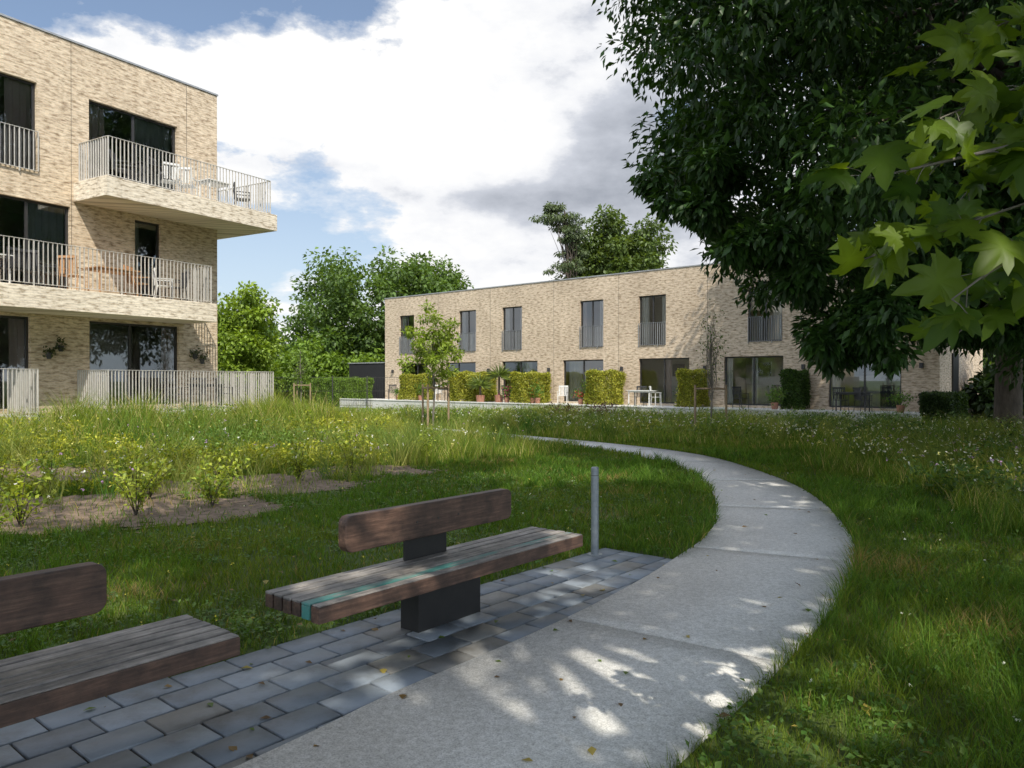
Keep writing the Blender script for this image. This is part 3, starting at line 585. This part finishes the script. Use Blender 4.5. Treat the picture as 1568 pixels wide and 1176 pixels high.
mass('distant_trees',[(x,90+8*math.sin(x*.3),3.2,7,4.0+1.3*math.sin(x),45,1.8) for x in range(-75,90,10)],.8,.5,100,(.04,.08,.02),(.10,.16,.035),LEAF,21)
mass('background_shrubs',[(-14.2,55,1.6,2.8,2.6,45,.9),(-18,56,1.5,3,2.4,45,.9),(-10,56,1.4,3,2.2,40,.9),(-22,50,1.6,3,3.0,45,.9)],.32,.2,150,(.07,.13,.02),(.19,.28,.035),LEAF,22)
mass('background_thicket',[(26,42,3.2,4,4.0,80,1.1),(32,40,3.5,4,4.5,80,1.1),(30,32,1.2,3,1.6,50,.8),(24,34,1.0,2.5,1.2,40,.7),(20.5,31,.9,2.0,1.3,40,.6)],.34,.18,150,(.016,.034,.01),(.05,.09,.022),LEAFD,23)
# ---------------------------------------------------------------- hedges between terraces
def hedge(name,x,y0,y1,w,h,ca,cb,zb=.5):
    n=int(2300*(w*(y1-y0)+h*(w+y1-y0)*1.2)); 
    P=np.stack([rng.uniform(-w/2,w/2,n),rng.uniform(y0,y1,n),rng.uniform(0,h,n)],1)
    ax=rng.integers(0,5,n); P[ax==0,0]=w/2;P[ax==1,0]=-w/2;P[ax==2,1]=y0;P[ax==3,1]=y1;P[ax==4,2]=h
    P+=rng.normal(size=P.shape)*.035; q=P*3.1; P+=.05*np.stack([np.sin(q[:,1]*1.7+q[:,2]+x),np.sin(q[:,0]*2+q[:,2]*1.3),np.sin(q[:,0]*1.8+q[:,1]*1.4+x)],1)
    T=unit(n);T[:,2]+=.4; C=colors(n,ca,cb,.3)
    e=leaf_mesh(name,P,T,unit(n)+np.array([0,0,.4]),np.full(n,.085),np.full(n,.055),C,LEAF); p=rwL(x,0,zb); e.location=p; e.rotation_euler=(0,0,RZR); return e
YG=((.15,.19,.02),(.42,.40,.07)); DG=((.03,.06,.012),(.06,.12,.02))
for x,w_,h_,y0,cc in((4.5,.6,1.4,-2.4,YG),(8.9,.55,1.5,-2.7,YG),(9.6,.5,1.35,-2.2,YG),(13.2,.7,1.45,-2.5,YG),(17.75,.6,1.5,-2.5,YG),(22.2,.55,1.5,-2.0,YG),(26.6,.6,1.45,-1.5,DG)): hedge('hedge',x,y0,-.3,w_,h_,*cc)
hedge('hedge',-2.0,-3.2,-.4,2.4,1.7,(.08,.14,.02),(.19,.30,.04),0)
hedge('hedge',32.0,-2.5,.0,.9,1.1,(.02,.04,.01),(.045,.08,.02),0)
def pot(loc,ca,cb,n=260,h=.5,fl=None,L=.1):
    e=empty('potted_plant',loc); b=B(); b.cyl((0,0,0),(0,0,.3),.11,TERRA,.15,12); b.obj('pot',parent=e)
    cent=np.array([[0,0,.32+h*.5]]); 
    P=rng.normal(size=(n,3))*np.array([.18,.18,h*.3])+cent; T=unit(n);T[:,2]+=.6; C=colors(n,ca,cb,.2)
    if fl is not None:
        k=rng.random(n)<.25; C[k]=np.array(fl)
    leaf_mesh('leaves',P,T,unit(n),np.full(n,L),np.full(n,L*.5),C,LEAF,e)
for x,f in((3.7,None),(13.0,(.5,.03,.03)),(13.6,(.55,.2,.05)),(12.7,None),(9.3,None),(17.0,None),(21.9,(.6,.5,.5)),(26.2,None),(30.8,None),(12.2,(.5,.05,.2)),(5.0,None),(16.9,(.6,.1,.1)),(14.0,None)): pot(rwL(x,-1.4-rng.random()*.8,.46),(.05,.11,.018),(.13,.22,.035),fl=f,h=.3+.5*rng.random())
for x,z in((-4.95,2.5),(-5.25,2.3),(-.9,2.4),(-.65,2.25)):
    n=60; p=np.array(apL(x,-.14,z+.1)); P=p+rng.normal(size=(n,3))*.07; T=unit(n);T[:,2]-=.2; leaf_mesh('wall_plant',P,T,unit(n),np.full(n,.10),np.full(n,.05),colors(n,(.03,.05,.015),(.08,.09,.04),.2),LEAF)
def palm(loc,h=1.0):
    e=empty('palm_plant',loc); b=B(); b.cyl((0,0,0),(0,0,.4),.2,TERRA,.24,12); b.cyl((0,0,.4),(0,0,.4+h),.06,BARK,.05,8); b.obj('pot_and_stem',parent=e)
    n=160; u=unit(n); u[:,2]=np.abs(u[:,2])*.9-.25; P=np.tile([0,0,.4+h],(n,1))+u*.05; leaf_mesh('fronds',P,u,unit(n)*.3+[0,0,1],np.full(n,.8)*(.7+.4*rng.random(n)),np.full(n,.05),colors(n,(.10,.15,.05),(.22,.29,.10),.2),LEAF,e)
palm(rwL(11.2,-1.6,.46)); palm(rwL(10.5,-2.3,.46),.5)
for x,m_,r in((19.8,DARKF,.3),(20.6,WHITEF,2.2),(24.6,DARKF,1.1),(29.4,DARKF,2.4),(2.6,DARKF,.8),(11.8,DARKF,2),(28.6,DARKF,.6),(6.6,WHITEF,1),(15.4,WHITEF,.5)): chair(rwL(x,-1.6,.46),RZR+r,m_)
table(rwL(20.2,-2.1,.46),RZR,WHITEF); table(rwL(29.0,-1.5,.46),RZR,DARKF); table(rwL(7.2,-1.6,.46),RZR,DARKF,.9)
# ---------------------------------------------------------------- fence left of row houses
b=B()
for k in range(9): b.box(k*2.-.03,k*2+.03,-.03,.03,0,1.9,FRAME)
for k in range(160): b.box(k*.1,k*.1+.008,-.006,.006,.1,1.85,FRAME)
for z in(.15,1.0,1.8): b.box(0,16,-.01,.01,z,z+.02,FRAME)
b.obj('mesh_fence',(-20.5,44.5,0),.06)
# ---------------------------------------------------------------- saplings + stakes
def stakes(loc,n=3,h=1.5,r=.55,rz=0):
    b=B(); ps=[(r*math.cos(2*math.pi*k/n+rz),r*math.sin(2*math.pi*k/n+rz)) for k in range(n)]
    for x,y in ps: b.cyl((x,y,-.1),(x,y,h),.04,WOODY,.036,10)
    for k in range(n if n>2 else 1):
        p,q=ps[k],ps[(k+1)%n]; b.cyl((*p,h-.12),(*q,h-.12),.03,WOODY,n=8)
    b.obj('tree_stake_frame',loc)
def sapling(name,loc,h,cw,ch,nc,per,ca,cb,L=.12,tr=.035):
    x,y,z=loc; c=clusters(nc,(x,y,z+h-ch),cw,ch,2,.25,.3,int(abs(x)*10)+3); tree(name,loc,h*.9,tr,c,np.full(len(c),.24),per,L,L*.6,ca,cb,LEAF,BARKG,nc,.3)
sapling('young_tree',(-2.75,26.8,0),4.0,1.15,1.15,52,80,(.10,.16,.018),(.28,.36,.05)); stakes((-2.75,26.8,0),3,1.5,.55,.3)
sapling('young_tree',(6.2,24.0,0),3.7,.45,1.1,50,6,(.05,.08,.02),(.1,.15,.03),.08,.03); stakes((6.2,24,0),2,1.5,.5,.1)
sapling('young_tree',(-11.0,40,0),3.6,.5,1.3,20,50,(.08,.14,.02),(.18,.27,.05)); stakes((-11,40,0),3,1.5,.5,.1)
# ---------------------------------------------------------------- grass and planting
def in_pav(x,y):
    a,b_=pav_loc(x,y); return (a<.02)&(a>-11.2)&(b_>-.01)&(b_<2)
def bnd(x): return np.interp(x,[-14,-8,-5,-3.5,-2,0,2,3.2],[5.2,6.4,8.0,10.6,13.4,16.0,18.0,20])
def inner(x,y):
    j=((np.stack([x,y],-1)[:,None]-CEN[None,::6])**2).sum(-1).argmin(1)
    c=CEN[::6]; t=np.gradient(c,axis=0)[j]; r=np.stack([x,y],-1)-c[j]; return (t[:,0]*r[:,1]-t[:,1]*r[:,0])>0
def houses(x,y):
    rx=x-C0[0];ry=y-C0[1]; al=rx*Fd[0]+ry*Fd[1]; dn=rx*Nn[0]+ry*Nn[1]; A=(al<1.1)&(dn<1.5)
    rx=x-L0[0];ry=y-L0[1]; bk=rx*Rb[0]+ry*Rb[1]; al=rx*Rd[0]+ry*Rd[1]; return A|((bk>-3.05)&(al>-1.2))
def soilmask(x,y):
    f=np.sin(x*2.3+1)*np.cos(y*1.9)*.6+np.sin(x*5.1-y*3.7)*.4+np.sin(x*11+y*9)*.3+np.sin(x*17-y*23)*.25
    d=np.minimum(((x+5.6)/2.7)**2+((y-9.6)/1.35)**2,np.minimum(((x+4.2)/1.7)**2+((y-12.0)/1.2)**2,((x+8.5)/3)**2+((y-8.8)/1.6)**2)); d=np.minimum(d,((x+2.7)/1.2)**2+((y-13.8)/.9)**2); d=np.minimum(d,((x+7.5)/1.6)**2+((y-13.0)/.9)**2)
    return d+f*.5<1
def blades(name,P,h,w,C,lean=.35,mat=None):
    n=len(P); a=rng.random(n)*6.283; dx=np.cos(a);dy=np.sin(a); ln=lean*(.3+rng.random(n))*h; la=rng.random(n)*6.283
    lx=np.cos(la)*ln; ly=np.sin(la)*ln; z=gz(P[:,0],P[:,1])
    o=np.stack
    v0=o([P[:,0]-dx*w/2,P[:,1]-dy*w/2,z-.01],1); v1=o([P[:,0]+dx*w/2,P[:,1]+dy*w/2,z-.01],1)
    v2=o([P[:,0]+lx*.35-dx*w*.4,P[:,1]+ly*.35-dy*w*.4,z+h*.55],1); v3=o([P[:,0]+lx*.35+dx*w*.4,P[:,1]+ly*.35+dy*w*.4,z+h*.55],1)
    v4=o([P[:,0]+lx,P[:,1]+ly,z+h],1); V=np.stack([v0,v1,v2,v3,v4],1).reshape(-1,3); i=np.arange(n)*5
    F=np.concatenate([np.stack([i,i+1,i+3],1),np.stack([i,i+3,i+2],1),np.stack([i+2,i+3,i+4],1)])
    return npmesh(name,V,F,mat or GRASS,np.repeat(C,5,0))
def polar(n,d0,d1,a0,a1):
    D=rng.uniform(d0,d1,n); A=np.radians(rng.uniform(a0,a1,n)); return np.stack([D*np.sin(A),D*np.cos(A)],1)
def fb(P,s,seed):
    r=np.random.default_rng(seed); v=0
    for k in range(7):
        q=r.normal(size=2)*s*(1.5**k)*.5; v=v+np.sin(P@q+r.random()*6)/(1.3**k)
    return v/3
P=polar(460000,2.0,30,-48,46); x,y=P.T
sd=path_sd(x,y); k=(sd>-.01)&~in_pav(x,y)&~houses(x,y)&~(soilmask(x,y)&(rng.random(len(x))<.93))
P=P[k]; x,y=P.T; D=np.hypot(x,y); n=len(P); f=fb(P,.8,3); g=fb(P,3,4); sdk=sd[k]
k=~((fb(P,2.1,41)>.62)&(rng.random(n)<.6)); P=P[k];x,y=P.T;D=D[k];f=f[k];g=g[k];sdk=sdk[k];n=len(P)
rt=(x>.5)&(y<20)&(x>.5*y*.3); 
h=(.04+.04*rng.random(n))*(1+.7*np.clip(g,-.6,1.2))*np.where(rt,1.4,1.05); edge=(sdk<.10)&(fb(P,4,77)>-.2); h[edge]*=1.6
t=np.clip(.5+.5*f+.25*rng.normal(size=n),0,1)[:,None]; C=np.array([.045,.11,.012])*(1-t)+np.array([.14,.19,.022])*t
br=(rng.random(n)<.05)|((g>.7)&(rng.random(n)<.5)); C[br]=np.array([.26,.20,.08]); C*=(1+.2*rng.normal(size=(n,1))).clip(.5,1.6)
blades('lawn_grass',P,h,.0036*np.maximum(1,D/3.6),C,.8)
P=polar(90000,2.2,18,-45,42); 
tc_=P[::13][:6900]; P=np.repeat(tc_,13,0)+rng.normal(size=(len(tc_)*13,2))*.03
x,y=P.T; k=(path_sd(x,y)>0.0)&~in_pav(x,y)&(fb(P,1.2,8)>-.1)&~soilmask(x,y); P=P[k]; n=len(P); blades('grass_tufts',P,(.07+.10*rng.random(n))*np.where(P[:,0]>2,1.5,1),np.full(n,.004)*np.maximum(1,np.hypot(*P.T)/5),colors(n,(.045,.12,.012),(.12,.20,.025),.2),.8)
# meadow
P=polar(270000,6,37,-48,46); x,y=P.T; sd=path_sd(x,y); ins=inner(x,y)
wob=.9*fb(P,.8,12)
m1=ins&(y>bnd(x)+wob); m2=(~ins)&(((y>20.5-.3*x+wob)&(sd>.5+.4*wob))|((x>5.9+wob)&(y>8)))
k=(m1|m2)&(sd>.12)&~houses(x,y)&~(soilmask(x,y)&(rng.random(len(x))<.95)); 
m1k=m1[k]; P=P[k]; x,y=P.T; n=len(P); D=np.hypot(x,y); f=fb(P,.7,31); g=fb(P,2.2,32); sdk=sd[k]
h=(.14+.26*rng.random(n))*(1+.85*np.clip(g,-.8,1.1)); h*=np.where(m1k&(y<12.5),.65,1.); h*=np.clip(.35+sdk*.8,.3,1); h[(y>27)]*=1.15
dnn=(x-C0[0])*Nn[0]+(y-C0[1])*Nn[1]; all_=(x-C0[0])*Fd[0]+(y-C0[1])*Fd[1]
lb=(dnn<5.5)&(x<-4)&(all_<2); h=np.where(lb,h*1.9,h)
t=np.clip(.5+.5*f+.2*rng.normal(size=n),0,1)[:,None]; C=np.array([.06,.14,.018])*(1-t)+np.array([.24,.28,.04])*t
C[rng.random(n)<.13]=np.array([.42,.35,.15]); C*=(1+.22*rng.normal(size=(n,1))).clip(.5,1.6)
blades('meadow_grass',P,h,.006*np.maximum(1,D/9),C,.6)
P=polar(1500,9,31,-42,44); x,y=P.T; ins=inner(x,y); k=((ins&(y>bnd(x)+1.2))|((~ins)&((y>22)|(x>6.5))))&~houses(x,y)&(path_sd(x,y)>.6)&(fb(P,.9,61)>-.1); P=P[k]
per=42; n0=len(P); hh=np.repeat(.4+.5*rng.random(n0),per); Q=np.repeat(P,per,0)+rng.normal(size=(n0*per,2))*.07; n=len(Q)
ct=np.repeat(rng.random(n0),per)[:,None]; C=(np.array([.05,.13,.02])*(1-ct)+np.array([.28,.29,.08])*ct)*(1+.2*rng.normal(size=(n,1))).clip(.5,1.6)
blades('tall_grass_clumps',Q,hh*(.6+.5*rng.random(n)),.007*np.maximum(1,np.hypot(*Q.T)/12),C,.9)
def leafy(name,P,per,spread,hgt,L,ca,cb,mat=LEAF,fl=None):
    n=len(P); ci=np.repeat(np.arange(n),per); N_=len(ci); hs=(hgt*(.25+1.2*rng.random(n)))[ci]; u=rng.random(N_)
    off=rng.normal(size=(N_,2))*spread*(.35+.65*np.sqrt(u))[:,None]*.6; z=gz(P[ci,0],P[ci,1])+u*hs
    Q=np.column_stack([P[ci]+off,z]); T=np.column_stack([off/spread,np.zeros(N_)+.45])+unit(N_)*.6
    C=colors(N_,ca,cb,.25,np.clip(u*.4+.6*rng.random(n)[ci],0,1)); l=L*(.6+.8*rng.random(N_)); Nv=unit(N_)*.6; Nv[:,2]+=.8
    return leaf_mesh(name,Q,T,Nv,l,l*.42,C,mat)
P=polar(2600,8,26,-46,-8); x,y=P.T; q=fb(P,1.9,91); k=inner(x,y)&(y>bnd(x)+1.0)&(path_sd(x,y)>.5)&~houses(x,y)&~soilmask(x,y)&((x<-3)|(rng.random(len(x))<.15)); P=P[k];q=q[k]
leafy('planting_bed_perennials',P[q>.10],52,.22,.36,.075,(.13,.19,.02),(.46,.44,.045))
leafy('planting_bed_herbs',P[q<-.15],42,.20,.42,.075,(.05,.12,.02),(.16,.24,.04))
P=polar(1300,21,36,-16,44); x,y=P.T; k=(~inner(x,y))&(path_sd(x,y)>1.)&~houses(x,y)&(fb(P,1.1,55)>-.0); P=P[k]
leafy('border_perennials',P,50,.30,.45,.11,(.06,.12,.025),(.19,.25,.05))
P=polar(1300,8,28,20,46); x,y=P.T; k=(~inner(x,y))&(x>6.0)&~houses(x,y)&(fb(P,1.1,57)>-.1); P=P[k]
leafy('shade_perennials',P,50,.26,.5,.09,(.04,.09,.018),(.10,.17,.04))
P=polar(5000,2.2,16,-46,44); x,y=P.T; k=(path_sd(x,y)>.02)&~in_pav(x,y)&~soilmask(x,y)&(fb(P,1.6,71)>0); P=P[k]
per=12; Q=np.repeat(P,per,0)+rng.normal(size=(len(P)*per,2))*.05; n=len(Q); z=gz(Q[:,0],Q[:,1])+.02+.05*rng.random(n)
T=unit(n); T[:,2]=np.abs(T[:,2])*.5; Nv=unit(n)*.4+[0,0,1]; l=.018+.03*rng.random(n); leaf_mesh('lawn_weeds',np.column_stack([Q,z]),T,Nv,l,l*.7,colors(n,(.05,.12,.02),(.13,.20,.04),.2),LEAF)
P=np.stack([rng.uniform(1.6,4.0,26),rng.uniform(29.5,31.5,26)],1); leafy('purple_shrub',P,90,.35,.6,.10,(.05,.015,.02),(.12,.04,.05))
def flowers(name,P,hh,size,cols):
    n=len(P); z=gz(P[:,0],P[:,1])+hh*(.6+.6*rng.random(n)); Q=np.column_stack([P,z]); Q=np.repeat(Q,3,0); m=len(Q); Q=Q+rng.normal(size=Q.shape)*size*.3
    T=unit(m); Nv=unit(m)*.4+[0,-.4,1]; cs=np.repeat(np.array(cols)[rng.integers(0,len(cols),n)],3,0); leaf_mesh(name,Q,T,Nv,np.full(m,size),np.full(m,size*.8),cs,LEAF)
P=polar(6400,8,33,-42,45); x,y=P.T; ins=inner(x,y); k=((ins&(y>bnd(x)+1)&(rng.random(len(x))<.25))|((~ins)&((y>21)|(x>6.0))))&~houses(x,y)&(path_sd(x,y)>.4); P=P[k]
flowers('meadow_flowers',P,.48,.038,[(.7,.7,.66),(.6,.6,.55),(.65,.6,.2),(.4,.25,.45),(.7,.7,.66)])
P=polar(190,2.6,14,-40,42); x,y=P.T; k=(path_sd(x,y)>.1)&~in_pav(x,y); flowers('lawn_daisies',P[k],.09,.016,[(.75,.75,.7),(.7,.6,.1),(.7,.6,.1)])
def shrub(loc,h,r,seed,ca=(.12,.19,.02),cb=(.38,.42,.05)):
    x,y=loc; z=float(gz(x,y)); e=empty('bed_shrub',(x,y,z)); Vs=[];Fs=[];Pp=[]
    for k in range(7):
        a=rng.random()*6.28; q=r*rng.uniform(.3,1.2); hh=h*rng.uniform(.45,1.1); tip=np.array([q*math.cos(a),q*math.sin(a),hh]); mid=np.array([tip[0]*.35,tip[1]*.35,hh*.55])
        tube(Vs,Fs,[np.zeros(3),mid,tip],[.008,.005,.002],5)
        for t in np.linspace(.25,1,13):
            p=2*t*(1-t)*mid+t*t*tip
            for _ in range(3): Pp.append(p+rng.normal(size=3)*.032)
    npmesh('stems',np.concatenate(Vs),np.concatenate(Fs),BARK,parent=e)
    Pp=np.array(Pp); n=len(Pp); T=unit(n); T[:,2]+=.15; Nv=unit(n)*.5;Nv[:,2]+=.8; l=.07*(.6+.7*rng.random(n)); leaf_mesh('leaves',Pp,T,Nv,l,l*.6,colors(n,ca,cb,.2),LEAF,e)
for k,(x,y,h,r) in enumerate([(-4.55,9.3,.8,.38),(-5.5,8.6,.65,.35),(-6.3,9.4,.85,.4),(-4.2,11.2,.8,.35),(-3.5,12.6,.7,.3),(-5.0,10.6,.7,.35),(-6.9,8.4,.9,.45),(-6.2,7.9,.55,.3),(-7.6,9.6,.95,.5),(-5.7,11.6,.7,.4),(-2.9,13.7,.65,.3),(-6.6,11.0,.8,.4),(-3.9,14,.7,.3),(-4.9,12.8,.8,.35),(-3.2,15.4,.8,.3),(-6.1,13.5,.8,.4),(-1.8,15.5,.6,.25),(-8.2,11.8,.9,.45),(-4.2,16.5,.9,.4),(-3.9,10.0,.5,.22),(-5.2,7.6,.5,.25)]): shrub((x,y),h,r,k)
st=.08; xs=np.arange(-13,-1.0,st); ys=np.arange(6.4,15.8,st); Xs,Ys=np.meshgrid(xs,ys); q=soilmask(Xs.ravel(),Ys.ravel()); px_=Xs.ravel()[q];py_=Ys.ravel()[q]
V=np.stack([np.stack([px_+a,py_+b_,gz(px_+a,py_+b_)+.012+.008*np.sin((px_+a)*23)*np.cos((py_+b_)*19)],1) for a,b_ in((0,0),(st,0),(st,st),(0,st))],1).reshape(-1,3); npmesh('bed_soil',V,np.arange(len(V)).reshape(-1,4),SOIL)
P=polar(460,2.2,15,-40,40); x,y=P.T; sd=path_sd(x,y); z=np.where(sd<0,.034,np.where(in_pav(x,y),.028,.055)); keep=(sd>0)|(rng.random(len(x))<.6); P=P[keep]; z=z[keep]; n=len(P)
T=unit(n); T[:,2]*=.12; Nv=unit(n)*.15+[0,0,1]; l=.03+.05*rng.random(n)
cs=np.array([(.24,.15,.05),(.34,.27,.06),(.11,.17,.03),(.15,.09,.04)])[rng.integers(0,4,n)]; leaf_mesh('fallen_leaves',np.column_stack([P,z]),T,Nv,l,l*.6,cs,LEAF)
print('done')
